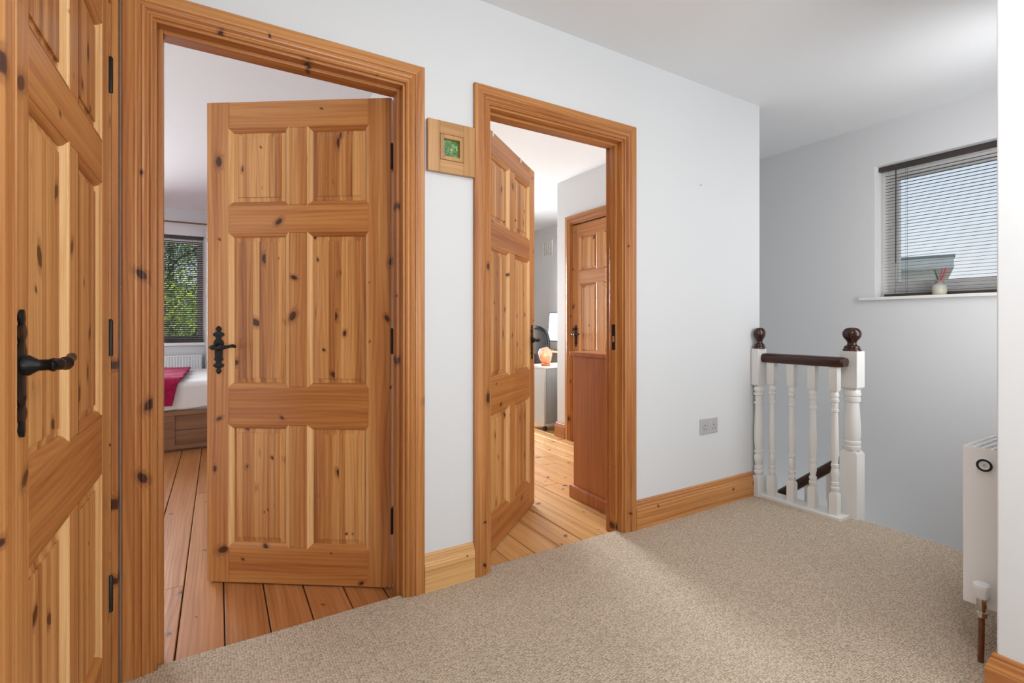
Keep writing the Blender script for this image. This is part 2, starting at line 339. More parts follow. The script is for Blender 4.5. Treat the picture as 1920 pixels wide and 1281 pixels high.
# carpet
poly = [(-.262, -2.4), (1.83, -2.4), (1.83, .473), (2.955, .473), (2.955, 1.33), (2.915, 1.33), (2.915, 1.83), (D2[1], 1.83), (D2[1], 1.872), (D2[0], 1.872), (D2[0], 1.83), (D1[1], 1.83), (D1[1], 1.853), (D1[0], 1.853), (D1[0], 1.83), (-.262, 1.83)]
m = MB().sweep([(x, y, -.032) for x, y in poly], [(x, y, 0) for x, y in poly])
S(m, 'floor', CARPET, 'beige loop pile carpet on the landing', 'floor', bevel=.006)
S(MB().box(-.38, 2.90, -2.5, 1.9, -.2, -.034).box(-3.1, SX+.1, 1.9, 7.0, -.2, -.055).box(-3.1, 4.05, -2.5, 7.0, -2.7, -2.6) if False else MB().box(-.38, 2.86, -2.5, 1.9, -.2, -.034).box(-3.1, 2.8, 1.9, 7.0, -.2, -.055).box(2.8, SX+.1, 3.83, 7.0, -.2, -.055).box(2.86, 3.82, .473, 2.75, -2.7, -2.6), 'floor', plain('subfloor', (.2, .14, .1), .9), 'subfloor under carpet and boards and the lower stair floor', 'floor')

def boards(name, label, x_edges, y0, y1, mat, joints, inner=None):
    root = thing(name, label, 'floor', (0, 0, 0), kind='structure'); n = 0
    for i in range(len(x_edges)-1):
        a, b = x_edges[i], x_edges[i+1]
        ys = [y0]+[y for y in joints(i) if y0+.2 < y < y1-.1]+[y1]
        for j in range(len(ys)-1):
            z = FZ+random.uniform(-.0015, .0008)
            o = B(a+.0022, b-.0022, ys[j]+.0012, ys[j+1]-.0012, FZ-.025, z).build('floorboard', mat, root, bevel=.0025, segs=1)
    return root
xe = [.02-.14*k for k in range(21, 0, -1)]+[.02+.14*k for k in range(6)]; xe = [x for x in xe if x > -2.99]+[.779]
def jb(i):
    r = random.Random(i+5); s = r.uniform(2.2, 4.2)
    return [s, s+2.4] if i != 20 else [2.43, 5]
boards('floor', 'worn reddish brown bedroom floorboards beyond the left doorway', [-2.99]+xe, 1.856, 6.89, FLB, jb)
xs = [.881]+[.997+.14*k for k in range(13)]+[2.799]
xs2 = [2.801]+[2.957+.14*k for k in range(7)]+[3.949]
def js(i):
    r = random.Random(i+50); s = r.uniform(2.6, 4.8); return [s, s+1.9]
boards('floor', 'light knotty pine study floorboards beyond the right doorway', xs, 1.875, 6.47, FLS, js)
boards('floor', 'pine floorboards under the study desk in the alcove', xs2, 3.835, 6.47, FLS, js)

# mouldings ---------------------------------------------------------
CAS = [(0, 0), (0, .009), (.004, .012), (.009, .009), (.013, .010), (.019, .017), (.024, .019), (.028, .015), (.032, .015), (.036, .020), (.041, .021), (.045, .0195), (.069, .019), (.073, .016), (.073, 0)]
def door_frame(name, label, loc, rz, wd, h, depth, g=.009, right=True, left=True, stop=True, stop_y=.05, mats=(CZ, CX), z0=0, head_cas=True):
    """local x across the opening 0..wd, wall face y=0, proud towards -y"""
    root = thing(name, label, 'door frame', loc, rz, kind='structure')
    def P(p, d): return p+g, -d
    if left: MB().sweep([(-P(p, d)[0], P(p, d)[1], z0) for p, d in CAS], [(-P(p, d)[0], P(p, d)[1], h+P(p, d)[0]) for p, d in CAS]).build('casing', mats[0], root)
    if right: MB().sweep([(wd+P(p, d)[0], P(p, d)[1], z0) for p, d in CAS], [(wd+P(p, d)[0], P(p, d)[1], h+P(p, d)[0]) for p, d in CAS]).build('casing', mats[0], root)
    if head_cas: MB().sweep([((-P(p, d)[0] if left else 0), P(p, d)[1], h+P(p, d)[0]) for p, d in CAS], [((wd+P(p, d)[0] if right else wd+.0), P(p, d)[1], h+P(p, d)[0]) for p, d in CAS]).build('casing', mats[1], root)
    B(-LT+.001, 0, .0005, depth, FZ, h).build('jamb', mats[0], root, bevel=.002)
    B(wd, wd+LT-.001, .0005, depth, FZ, h).build('jamb', mats[0], root, bevel=.002)
    B(-LT+.001, wd+LT-.001, .0005, depth, h, h+LT-.001).build('jamb_head', mats[1], root, bevel=.002)
    if stop:
        sy0, sy1 = stop_y, depth-.042
        B(0, .013, sy0, sy1, FZ, h).build('door_stop', mats[0], root, bevel=.002)
        B(wd-.013, wd, sy0, sy1, FZ, h).build('door_stop', mats[0], root, bevel=.002)
        B(.013, wd-.013, sy0, sy1, h-.013, h).build('door_stop', mats[1], root, bevel=.002)
    return root
f1 = door_frame('trim_1', 'moulded pine frame around the left open bedroom doorway', (D1[0], 1.83, 0), 0, D1[1]-D1[0], OH, .122, stop_y=.035)
f2 = door_frame('trim_2', 'moulded pine frame around the right open study doorway', (D2[0], 1.83, 0), 0, D2[1]-D2[0], OH, .122, stop_y=.035)
f3 = door_frame('trim_3', 'pine frame around the closed door on the far left', (-.262, .998, 0), R(90), .793, OH, .10, g=.022, right=False, stop=False)
f4 = door_frame('trim_4', 'pine frame of the inner door at the back of the study', (2.80, E4[1], FZ), R(-90), E4[1]-E4[0], OH-FZ, .085, stop=False)
# strip that closes the corner beside the hinges of the left door
B(.7925, .8305, -.0150, .0003, 0, OH+.12).build('jamb_strip', CZ, f3, bevel=.0015)
# strike plate on the right jamb of the study doorway
sx = D2[1]-D2[0]
B(sx-.0145, sx-.0125, .036, .062, .915, 1.045).build('strike_plate', IRONM, f2, bevel=.001); 
B(sx-.0150, sx-.0130, .042, .056, .955, .985).build('strike_slot', CHROME, f2)

BP = [(0, 0), (.019, 0), (.019, .100), (.0165, .106), (.0175, .110), (.014, .118), (.012, .128), (.008, .133), (.009, .138), (.006, .143), (0, .145)]
def skirting(name, label, pts, nrm, z0=0, mats=CX):
    """pts: list of floor points; nrm: outward normals of the segments; joints mitred"""
    root = thing(name, label, 'skirting board', (0, 0, 0), kind='structure'); n = len(nrm)
    for i in range(n):
        a, b = Vector(pts[i]), Vector(pts[i+1]); nn = Vector(nrm[i])
        def corner(p, j):
            if 0 <= j < n and j != i: return lambda t: p+(nn+Vector(nrm[j]))*t
            return lambda t: p+nn*t
        ca, cb = corner(a, i-1), corner(b, i+1)
        MB().sweep([(*ca(t), z0+z) for t, z in BP], [(*cb(t), z0+z) for t, z in BP]).build('board', mats if abs(nn.y) > .5 else CY, root)
    return root
skirting('baseboard_back', 'short pine skirting between the two doorways', [(D1[1]+.082, 1.8295), (D2[0]-.082, 1.8295)], [(0, -1)], mats=PSK)
skirting('baseboard_hall', 'long pine skirting right of the study doorway ending at the newel post', [(D2[1]+.082, 1.8295), (2.800, 1.8295)], [(0, -1)], mats=PX)
skirting('baseboard_right', 'pine skirting on the wall end at the bottom right', [(1.8295, -2.3), (1.8295, .4735), (2.95, .4735)], [(-1, 0), (0, 1)])
skirting('baseboard_study', 'short pine skirting wrapping the study wall corner', [(2.7995, E4[1]+.083), (2.7995, 3.8305), (3.9, 3.8305)], [(-1, 0), (0, 1)], z0=FZ)

# ------------------------------------------------------------------ panelled doors
def backplate(name, parent, c, s=1.0):
    """fleur shaped iron plate, centred on c, face towards -y"""
    hw = [(-.100, .001), (-.096, .006), (-.088, .011), (-.081, .008), (-.077, .006), (-.073, .012), (-.068, .020), (-.062, .021), (-.056, .013), (-.050, .009), (-.045, .013), (-.038, .018), (-.030, .014), (-.015, .015), (0, .015), (.012, .015), (.020, .019), (.028, .020), (.036, .018), (.043, .012), (.050, .008), (.055, .013), (.060, .021), (.067, .022), (.073, .014), (.077, .006), (.082, .010), (.088, .012), (.094, .008), (.100, .001)]
    m = MB(); cx, cy, cz = c; hw = [(a_, b_*1.12) for a_, b_ in hw]
    rs = [[(cx-q*s, cy, cz+z*s), (cx-q*s, cy-.003, cz+z*s), (cx-q*s*.6, cy-.0055, cz+z*s), (cx+q*s*.6, cy-.0055, cz+z*s), (cx+q*s, cy-.003, cz+z*s), (cx+q*s, cy, cz+z*s)] for z, q in hw]
    m.rings(rs)
    return m.build(name, IRON, parent, smooth=True)
def door_leaf(name, label, loc, rz, s, W=.762, HT=1.977, stile=.095, back=False, hinges=True, hinge_loc=None):
    """s=-1: leaf runs to -x from the hinge. Front face y=0 towards -y, thickness to +y"""
    root = thing(name, label, 'door', loc, rz, kind='structure'); T = .04
    X = lambda a, b: (min(s*a, s*b), max(s*a, s*b))
    k = HT/1.977
    zb = [0, .148*k, .648*k, .806*k, 1.437*k, 1.552*k, 1.868*k, HT]      # bottom rail, panels, mid rail, panels, lock rail, panels, top rail
    mun = .085; mc = W/2
    B(*X(0, stile), 0, T, 0, HT).build('stile', PZ, root, bevel=.0012, segs=1)
    B(*X(W-stile, W), 0, T, 0, HT).build('stile', PZ, root, bevel=.0012, segs=1)
    for a, b in ((zb[0], zb[1]), (zb[2], zb[3]), (zb[4], zb[5]), (zb[6], zb[7])):
        B(*X(stile+.0006, W-stile-.0006), .0004, T-.0004, a, b).build('rail', PX2, root, bevel=.0012, segs=1)
    for a, b in ((zb[1], zb[2]), (zb[3], zb[4]), (zb[5], zb[6])):
        B(*X(mc-mun/2, mc+mun/2), .0004, T-.0004, a+.0006, b-.0006).build('muntin', PZ, root, bevel=.0012, segs=1)
        for u0, u1 in ((stile, mc-mun/2), (mc+mun/2, W-stile)):
            x0, x1 = X(u0, u1)
            # moulding: ovolo from the face down to the panel, both faces
            prof = [(-.004, -.0002), (.001, .0008), (.003, .0035), (.007, .0045), (.012, .0075), (.0155, .012), (.0165, .016)]
            mm = MB()
            for side in (0, 1):
                Y = (lambda d: d) if side == 0 else (lambda d: T-d)
                rg = [[(x0+p, Y(d), a+p), (x1-p, Y(d), a+p), (x1-p, Y(d), b-p), (x0+p, Y(d), b-p)] for p, d in prof]
                for q in range(len(rg)-1):
                    for e_ in range(4):
                        f_ = (e_+1) % 4
                        mm.add([rg[q][e_], rg[q][f_], rg[q+1][f_], rg[q+1][e_]], [(0, 1, 2, 3)], 0 if e_ in (1, 3) else 1)
            mm.build('panel_moulding', [PPALE, PX2], root)
            # fielded panel
            pp = [(.010, .0155), (.034, .0125), (.0345, .0085), (.040, .0078)]
            pm = MB()
            for side in (0, 1):
                Y = (lambda d: d) if side == 0 else (lambda d: T-d)
                rg = [[(x0+p, Y(d), a+p), (x1-p, Y(d), a+p), (x1-p, Y(d), b-p), (x0+p, Y(d), b-p)] for p, d in pp]
                pm.rings(rg, cap=False); nv = len(pm.v); pm.add(rg[-1], [(0, 1, 2, 3)])
            pm.build('panel', PZS, root)
    # handles on both faces
    hx = s*(W-.052); hz = .975
    for side in (0, 1):
        sg = 1 if side == 0 else -1
        if side == 1 and not back: continue
        y = -.0 if side == 0 else T
        p = backplate('handle', root, (hx, 0, hz-.012))
        if side == 1: p.location = (2*hx, T, 0); p.rotation_euler = (0, 0, math.pi)
        tag(p, 'black wrought iron handle with pointed fleur backplate')
        d = -s*sg if side == 0 else s*-1*-1
        d = -s
        if side == 1: d = s
        lm = MB()
        pts = [(0, -.004, 0), (0, -.012, 0), (0, -.022, 0), (0, -.034, 0), (0, -.040, 0), (0, -.045, 0)]
        lm.tube([(hx+a_, b_, hz+c_) for a_, b_, c_ in pts], [.017, .016, .009, .009, .0115, .008], 14)
        path = [(-.010, -.042, .001), (0, -.043, .001), (.010, -.044, .000), (.020, -.045, -.003), (.030, -.046, -.003), (.038, -.046, -.001), (.050, -.046, .001), (.066, -.046, .003), (.080, -.045, .006), (.090, -.044, .007), (.097, -.043, .004), (.099, -.042, -.001)]
        lm.tube([(hx+d*a_, b_, hz+c_) for a_, b_, c_ in path], [.006, .0095, .010, .0065, .0075, .0115, .0095, .0065, .0065, .0075, .007, .003], 14)
        lm.build('lever', IRON, p, smooth=True)
        km = MB(); km.lathe([(0.0001, 0), (.0035, 0), (.0035, .002), (.0001, .002)], (0, 0, 0), 12)
        km.v = [(hx+a_, -.0052-c_*.6, hz-.050+b_) for a_, b_, c_ in km.v]; km.box(hx-.0015, hx+.0015, -.0064, -.005, hz-.062, hz-.050)
        km.build('keyhole', DARK, p)
    if hinges:
        for z in (.22, .95, 1.70):
            hm = MB(); hm.box(*X(-.0062, .0), -.002, .036, z, z+.1)
            hm.lathe([(.006, 0), (.006, .1), (.003, .104)], (s*-.004, -.003, z), 12)
            hm.build('hinge', IRONM, root, smooth=True)
    return root
door_leaf('door_1', 'half open knotty pine six panel door to the bedroom, facing the camera', (.603, 1.962, -.024), R(-34.5), -1, W=.780, HT=1.990, back=True)
door_leaf('door_2', 'knotty pine six panel door swung far into the study, seen at a slant', (1.022, 1.962, -.022), R(39.0), 1, W=.770, back=True)
door_leaf('door_3', 'closed pine six panel door at the far left edge with iron lever handle', (-.266, 1.787, .006), R(90), -1, W=.785, HT=1.953)
door_leaf('door_4', 'closed pine panel door at the back of the study above the brown cabinet', (2.808, 2.849, FZ+.006), R(-90), -1, W=.755, HT=1.975)
# over-door hooks
for dd in (.12, .52):
    c, s_ = math.cos(R(39)), math.sin(R(39)); px, py = 1.022+c*dd, 1.962+s_*dd
    m = MB(); m.box(-.008, .008, -.0012, .0412, 0, .0012); m.box(-.008, .008, -.0016, -.0004, -.022, .0012); m.box(-.008, .008, .0404, .0416, -.05, .0012)
    o = m.build('door_hook', CORD, loc=(px, py, -.022+1.9772)); o.rotation_euler = (0, 0, R(39))
    tag(o, 'small white metal hook over the top of the slanted study door, nearer the '+('hinges' if dd < .3 else 'handle'), 'hook', 'hooks over the study door')

# ------------------------------------------------------------------ windows
def blind(name, label, axis, p, a0, a1, z0, z1, pitch, wand=None, tapes=(), slatw=.025, tilt=0, hx_=0):
    """venetian blind hanging at p on the axis across; runs a0..a1"""
    def bx(m, q0, q1, r0, r1, c0, c1):
        if axis == 'X': m.box(q0, q1, r0, r1, c0, c1)       # q depth along x, r along y
        else: m.box(r0, r1, q0, q1, c0, c1)
        return m
    root = thing(name, label, 'blind', (p, a0, z1) if axis == 'X' else (a0, p, z1))
    base = Vector(root.location)
    def bl(m, n, mat, **k):
        m.v = [(v[0]-base.x, v[1]-base.y, v[2]-base.z) for v in m.v]; return m.build(n, mat, root, **k)
    bl(bx(MB(), p-.018, p+.018, a0, a1+hx_, z1-.030, z1), 'head_rail', BLIND, bevel=.002)
    bl(bx(MB(), p-.014, p+.014, a0, a1, z0, z0+.018), 'bottom_rail', BLIND, bevel=.003)
    z = z0+.018+pitch*.6; me = None
    sl = MB()
    # curved slat
    prof = [(-slatw/2, -.0014), (-slatw/4, 0), (0, .0006), (slatw/4, 0), (slatw/2, -.0014)]
    ring = [(q, c) for q, c in prof]+[(q, c-.0006) for q, c in prof[::-1]]
    tp = (lambda q, r, c: (q, r, c)) if axis == 'X' else (lambda q, r, c: (r, q, c))
    sl.sweep([tp(q, 0, c) for q, c in ring], [tp(q, a1-a0-.006, c) for q, c in ring])
    first = sl.build('slat', BLIND, root); k = 0
    zs = []
    while z < z1-.050: zs.append(z); z += pitch
    for i, z in enumerate(zs):
        o = first if i == 0 else first.copy()
        if i: COL.objects.link(o); o.parent = root
        o.location = tp(0, .003, z-base.z)
        o.rotation_euler = (0, random.uniform(-.02, .02)+tilt, 0) if axis == 'X' else (random.uniform(-.015, .015)+tilt, 0, 0)
    for t in tapes:
        for dq in (-slatw/2-.0008, slatw/2+.0008):
            m = MB(); m.tube([tp(p+dq, t, z0+.01), tp(p+dq, t, z1-.02)], .0006, 5); bl(m, 'ladder_cord', BLIND)
    if wand:
        m = MB(); m.tube([tp(p-.024, wand, z1-.03), tp(p-.026, wand, z1-.04), tp(p-.028, wand, z1-.66)], [.0015, .0035, .0035], 8); bl(m, 'tilt_wand', BLIND)
        m = MB(); m.tube([tp(p-.022, wand+.004, z1-.03), tp(p-.02, wand+.004, z0-.0)], .001, 6); bl(m, 'pull_cord', BLIND)
    return root
def window(name, label, axis, p, a0, a1, z0, z1, fw=.055, sw=.055, mull=None):
    root = thing(name, label, 'window', kind='structure')
    def bx(m, q0, q1, r0, r1, c0, c1):
        if axis == 'X': m.box(q0, q1, r0, r1, c0, c1)
        else: m.box(r0, r1, q0, q1, c0, c1)
        return m
    def frame(n, q0, q1, A0, A1, Z0, Z1, t):
        m = MB(); bx(m, q0, q1, A0, A0+t, Z0, Z1); bx(m, q0, q1, A1-t, A1, Z0, Z1); bx(m, q0, q1, A0+t, A1-t, Z0, Z0+t); bx(m, q0, q1, A0+t, A1-t, Z1-t, Z1)
        return m.build(n, UPVC, root, bevel=.003)
    frame('window_frame', p, p+.06, a0, a1, z0, z1, fw)
    g = .003
    frame('window_sash', p-.012, p+.048, a0+fw+g, a1-fw-g, z0+fw+g, z1-fw-g, sw)
    frame('glazing_bead', p-.004, p+.03, a0+fw+sw+g, a1-fw-sw-g, z0+fw+sw+g, z1-fw-sw-g, .012)
    bx(MB(), p+.02, p+.026, a0+fw+sw, a1-fw-sw, z0+fw+sw, z1-fw-sw).build('glass_pane', GLASS, root)
    return root
window('window_1', 'small white framed stairwell window high on the wall', 'X', 3.925, WY0, WY1, WZ0+.002, WZ1, .040, .045)
r = bpy.data.objects['window_1']
B(3.785, 3.93, WY0-.09, WY1+.085, WZ0-.02, WZ0).build('window_sill', WHITE, r, bevel=.004)
m = MB(); m.box(3.8225, 3.925, WY1-.0012, WY1+.0003, WZ0+.001, WZ1); m.box(3.8225, 3.925, WY0, WY1-.0012, WZ1-.0012, WZ1+.0003)
m.build('reveal_lining', plain('reveal_white', (.86, .86, .86), .5), r)
blind('venetian_blind', 'dark narrow slat venetian blind in the stairwell window', 'X', 3.888, WY0+.012, WY1-.012-.02, WZ0+.003, WZ1-.004, .0212, wand=WY1-.105, tapes=(WY1-.155, WY0+.18), hx_=.028, tilt=R(-5))
window('window_2', 'white framed bedroom window seen through the left doorway', 'Y', BY+.11, BW[0], BW[1], BW[2]+.04, BW[3], .03, .03)
r = bpy.data.objects['window_2']
B(BW[0]-.04, BW[1]+.03, BY-.03, BY-.0005, BW[2]+.005, BW[2]+.04).build('window_board', WHITE, r, bevel=.003); B(BW[0], BW[1], BY, BY+.199, BW[2]+.0003, BW[2]+.04).build('window_sill', WHITE, r, bevel=.004)
blind('venetian_blind', 'dark slatted blind across the bedroom window with green trees behind', 'Y', BY+.055, BW[0]+.01, BW[1]-.012, BW[2]+.043, BW[3]-.004, .0222, tapes=(BW[1]-.12, BW[0]+.2), tilt=R(30))
window('window_3', 'added window for the bedroom light recess, out of view', 'Y', BY+.02, BW2[0], BW2[1], BW2[2], BW2[3]) if False else None

# ------------------------------------------------------------------ balustrade
BX = 2.862
def turned(z0, z1, prof): return [(r, z0+(z1-z0)*t) for t, r in prof]
def square_ring(c, h, z, hy=None):
    hy = hy or h
    return [(c[0]-h, c[1]-hy, z), (c[0]+h, c[1]-hy, z), (c[0]+h, c[1]+hy, z), (c[0]-h, c[1]+hy, z)]
def post(m, c, h, z0, za, zb, z1, R0, half=False, n=20):
    """square block z0..za, turned za..zb, square block zb..z1"""
    hy = h
    cy = c[1]
    if half: cy = c[1]+h/2; hy = h/2
    cc = (c[0], cy)
    m.rings([square_ring(cc, h, z0, hy), square_ring(cc, h, za-.012, hy), square_ring(cc, h*.62, za, hy*.62)])
    m.rings([square_ring(cc, h*.62, zb, hy*.62), square_ring(cc, h, zb+.012, hy), square_ring(cc, h, z1, hy)])
    L_ = zb-za; T_ = [(0, .80), (.02, .80), (.025, .98), (.05, 1.0), (.055, .82), (.07, .80), (.075, .92), (.10, .94), (.105, .70), (.13, .72), (.17, .92), (.20, .96), (.235, .80), (.245, .72), (.25, .90), (.28, .92), (.285, .74), (.32, .82), (.40, .95), (.50, .93), (.62, .84), (.76, .74), (.80, .72), (.805, .92), (.83, .94), (.835, .70), (.86, .80), (.90, .74), (.905, .98), (.93, 1.0), (.935, .80), (.95, .80), (.955, .96), (.98, .98), (1, .80)]
    m.rings([[(c[0]+R0*r_*math.cos(2*math.pi*i/n), (c[1]+R0*r_*math.sin(2*math.pi*i/n)) if not half else min(c[1]+h-.001, cy+R0*r_*.62*math.sin(2*math.pi*i/n)), za+L_*t) for i in range(n)] for t, r_ in T_])
    return m
bal = thing('balustrade', 'white balustrade with dark mahogany handrail at the stair head', 'balustrade', (BX, 1.83, 0))
def loc(m): m.v = [(v[0]-BX, v[1]-1.83, v[2]) for v in m.v]; return m
loc(B(2.815, 2.932, 1.335, 1.826, -.02, .018)).build('base_rail', WHITE, bal, bevel=.003)
for y in (1.735, 1.617, 1.499, 1.385):
    loc(post(MB(), (BX+.005, y), .0205, .018, .137, .678, .822, .0205)).build('baluster', WHITE, bal, smooth=True)
# handrail profile (x, z)
hp = [(-.030, 0), (-.034, .006), (-.034, .012), (-.040, .020), (-.042, .030), (-.038, .042), (-.026, .051), (0, .055), (.026, .051), (.038, .042), (.042, .030), (.040, .020), (.034, .012), (.034, .006), (.030, 0)]
hz = .815
rg = [[(BX+.008+x*k, y, hz+.027+(z-.027)*k) for x, z in hp] for y, k in ((1.818, 1), (1.36, 1), (1.345, .97), (1.335, .88), (1.332, .80))]
loc(MB().rings(rg)).build('handrail', MAHOG, bal, smooth=True)
def finial(m, c, z, sy=1, r=.040):
    p = [(.001, .128), (.012, .1275), (.022, .125), (.031, .118), (.038, .107), (.0405, .094), (.039, .081), (.034, .070), (.027, .060), (.021, .051), (.019, .044), (.020, .036), (.025, .030), (.032, .026), (.034, .020), (.033, .015), (.037, .012), (.039, .006), (.039, 0)]
    return m.lathe([(q*r/.0405, zz) for q, zz in p], (c[0], c[1], z), 28, sy)
loc(post(MB(), (2.842, 1.784), .043, 0, .127, .666, .897, .040, half=True)).build('newel_post', WHITE, bal, smooth=True)
loc(finial(MB(), (2.842, 1.799), .897, .74)).build('newel_finial', MAHOGZ, bal, smooth=True)
NX, NY = 2.963, 1.345
m = MB(); hh = .043
m.rings([square_ring((NX, NY), hh, -1.2), square_ring((NX, NY), hh, .345), square_ring((NX, NY), hh*.7, .363)])
m.rings([square_ring((NX, NY), hh*.7, .690), square_ring((NX, NY), hh, .705), square_ring((NX, NY), hh, .900)])
T_ = [(0, .93), (.03, 1.0), (.07, 1.0), (.08, .9), (.1, .9), (.11, 1.0), (.15, 1.0), (.16, .86), (.2, .93), (.35, .98), (.55, .9), (.75, .8), (.80, .78), (.81, .95), (.87, .97), (.88, .85), (.9, .85), (.91, 1.0), (.96, 1.0), (1, .9)]
m.rings([[(NX+.042*r_*math.cos(2*math.pi*i/24), NY+.042*r_*math.sin(2*math.pi*i/24), .363+.327*t) for i in range(24)] for t, r_ in T_])
loc(m).build('newel_post', WHITE, bal, smooth=True)
loc(finial(MB(), (NX, NY), .900, 1, .045)).build('newel_finial', MAHOGZ, bal, smooth=True)

# lower flight
lb = thing('stair_balustrade', 'lower sloping mahogany handrail on white balusters seen through the landing balusters', 'balustrade', (2.985, 1.39, 0))
sl = .83; y0, zt = 1.389, .335; y1 = 2.7
rr = [[(2.983+x*.8-2.985, y-1.39, zt-sl*(y-y0)-.070+z*1.25) for x, z in hp] for y in (y0, y1)]
MB().rings(rr).build('handrail', MAHOG, lb, smooth=True)
for k in range(10):
    y = 1.46+.12*k; top = zt-sl*(y-y0)-.066
    m = post(MB(), (2.983, y), .0185, top-.80, top-.68, top-.17, top+.0, .0185)
    m.v = [(v[0]-2.985, v[1]-1.39, v[2]) for v in m.v]; m.build('baluster', WHITE, lb, smooth=True)
rr = [[(x, y-1.39, zt-sl*(y-y0)-.86+z) for x, z in ((-.02, -.25), (.018, -.25), (.018, .0), (-.02, .0))] for y in (y0, y1)]
MB().rings(rr).build('string', WHITE, lb)
st = thing('staircase', 'carpeted stairs turning down behind the white balustrade', 'stairs', (2.96, 1.3, 0), kind='structure')
def stp(x0, x1, y0, y1, z): B(x0-2.96, x1-2.96, y0-1.3, y1-1.3, z-.2, z).build('step', CARPET, st, bevel=.01)
stp(2.902, 3.30, .474, 1.29, -.2); stp(3.301, 3.819, .474, 1.29, -.4)
for k in range(6): stp(3.01, 3.819, 1.291+.24*k, 1.291+.24*(k+1)-.001, -.6-.2*k)

# ------------------------------------------------------------------ hall objects
pf = thing('picture_frame', 'small square oak frame with a green flower photograph between the doorways', 'picture', (.803, 1.8285, 1.75))
a = .1015; t = .050; dz = .020
B(-a, -a+t, -dz, 0, -a, a).build('frame_side', OAKZ, pf, bevel=.0012); B(a-t, a, -dz, 0, -a, a).build('frame_side', OAKZ, pf, bevel=.0012)
B(-a+t, a-t, -dz+.0004, 0, a-t, a).build('frame_rail', OAKX, pf, bevel=.0012); B(-a+t, a-t, -dz+.0004, 0, -a, -a+t).build('frame_rail', OAKX, pf, bevel=.0012)
m = MB(); i0, i1 = .0505, .034
rg = [[(-q, y, -q), (q, y, -q), (q, y, q), (-q, y, q)] for q, y in ((i0, -dz+.002), (i0-.001, -dz-.0005), (i1+.001, -dz-.0005), (i1, -dz+.0015), (i1, -.006))]
m.rings(rg, cap=False); m.build('inner_slip', OAKZ, pf)
B(-.036, .036, -.007, -.0055, -.036, .036).build('photograph', photo_mat(), pf)

so = thing('wall_socket', 'brushed metal double wall socket above the skirting', 'socket', (2.401, 1.8295, .466))
m = MB(); m.rings([[(-.0735, 0, -.043), (.0735, 0, -.043), (.0735, 0, .043), (-.0735, 0, .043)], [(-.0735, -.005, -.043), (.0735, -.005, -.043), (.0735, -.005, .043), (-.0735, -.005, .043)], [(-.070, -.008, -.040), (.070, -.008, -.040), (.070, -.008, .040), (-.070, -.008, .040)]]); m.build('faceplate', SATIN, so)
for cx in (-.037, .037):
    for n_, (dx, dz_, w_, h_) in enumerate(((0, .006, .0024, .0045), (-.011, -.014, .0035, .002), (.011, -.014, .0035, .002))):
        B(cx+dx-w_, cx+dx+w_, -.0084, -.0078, dz_-h_, dz_+h_).build('pin_hole', DARK, so)
for cx in (-.008, .008):
    m = MB(); m.sweep([(cx-.006, -.008, .002), (cx-.006, -.0125, .004), (cx-.006, -.0095, .026), (cx-.006, -.008, .028)], [(cx+.006, -.008, .002), (cx+.006, -.0125, .004), (cx+.006, -.0095, .026), (cx+.006, -.008, .028)]); m.build('switch', SATIN, so)
for cx in (-.062, .062):
    m = MB(); m.lathe([(.003, 0), (.003, .0015), (.001, .002)], (0, 0, 0), 10); m.v = [(cx+x_, -.008-z_, y_) for x_, y_, z_ in m.v]; m.build('screw', GREYD, so)
m = MB(); m.tube([(0, 0, 0), (0, -.006, 0), (0, -.0065, 0)], [.0012, .0012, .003], 8)
tag(m.build('nail', IRONM, loc=(2.33, 1.8295, 1.828)), 'tiny dark nail in the wall high above the socket', 'nail')

# radiator
rx, ry0, ry1, rz0, rz1 = 2.075, .505, .617, .150, .652
rad = thing('radiator', 'white panel radiator seen end on behind the right wall', 'radiator', (rx, ry0, 0))
def rl(m): m.v = [(v[0]-rx, v[1]-ry0, v[2]) for v in m.v]; return m
rl(B(rx, rx+.014, ry0, ry1, rz0, rz1)).build('end_panel', RAD, rad, bevel=.003)
rl(B(rx+.014, rx+.84, ry1-.018, ry1, rz0, rz1-.003)).build('front_panel', RAD, rad, bevel=.003)
rl(B(rx+.014, rx+.84, ry0, ry0+.018, rz0, rz1-.003)).build('back_panel', RAD, rad, bevel=.003)
rl(B(rx+.84, rx+.854, ry0, ry1, rz0, rz1)).build('end_panel', RAD, rad, bevel=.003)
rl(B(rx+.014, rx+.84, ry0+.03, ry1-.03, rz0+.02, rz1-.05)).build('convector', MESH, rad)
m = MB()
for k in range(6):
    y = ry0+.004+k*(ry1-ry0-.008)/5; m.box(rx+.002, rx+.85, y-.004, y+.004, rz1-.003, rz1+.001)
n_ = 33
for k in range(n_+1):
    x = rx+.004+k*(.846)/n_; m.box(x-.0035, x+.0035, ry0, ry1, rz1-.0028, rz1+.0012)
rl(m).build('top_grille', RAD, rad)
m = MB(); m.lathe([(.001, .009), (.006, .009), (.007, .006), (.0115, .006), (.0125, .011), (.019, .011), (.020, .006), (.020, 0)], (0, 0, 0), 26)
def disc(m, x, y, z): m.v = [(x-v[2], y+v[0], z+v[1]) for v in m.v]; return m
PCY = ry0+.057
rl(disc(m, rx, PCY, rz1-.050)).build('plug_surround', RAD, rad, smooth=True)
m = MB(); n2 = 28
m.rings([[((.0165+.0035*math.cos(a_))*math.cos(2*math.pi*i/n2), (.0165+.0035*math.cos(a_))*math.sin(2*math.pi*i/n2), .0105+.0035*math.sin(a_)) for i in range(n2)] for a_ in [k*math.pi/4 for k in range(9)]], cap=False)
rl(disc(m, rx, PCY, rz1-.050)).build('plug_ring', IRONM, rad, smooth=True)
m = MB(); m.lathe([(.005, 0), (.005, .012), (.002, .0125)], (0, 0, 0), 6); rl(disc(m, rx, PCY, rz1-.050)).build('vent_screw', CHROME, rad)
vy, vx, vz = ry0+.055, rx-.040, rz0+.036
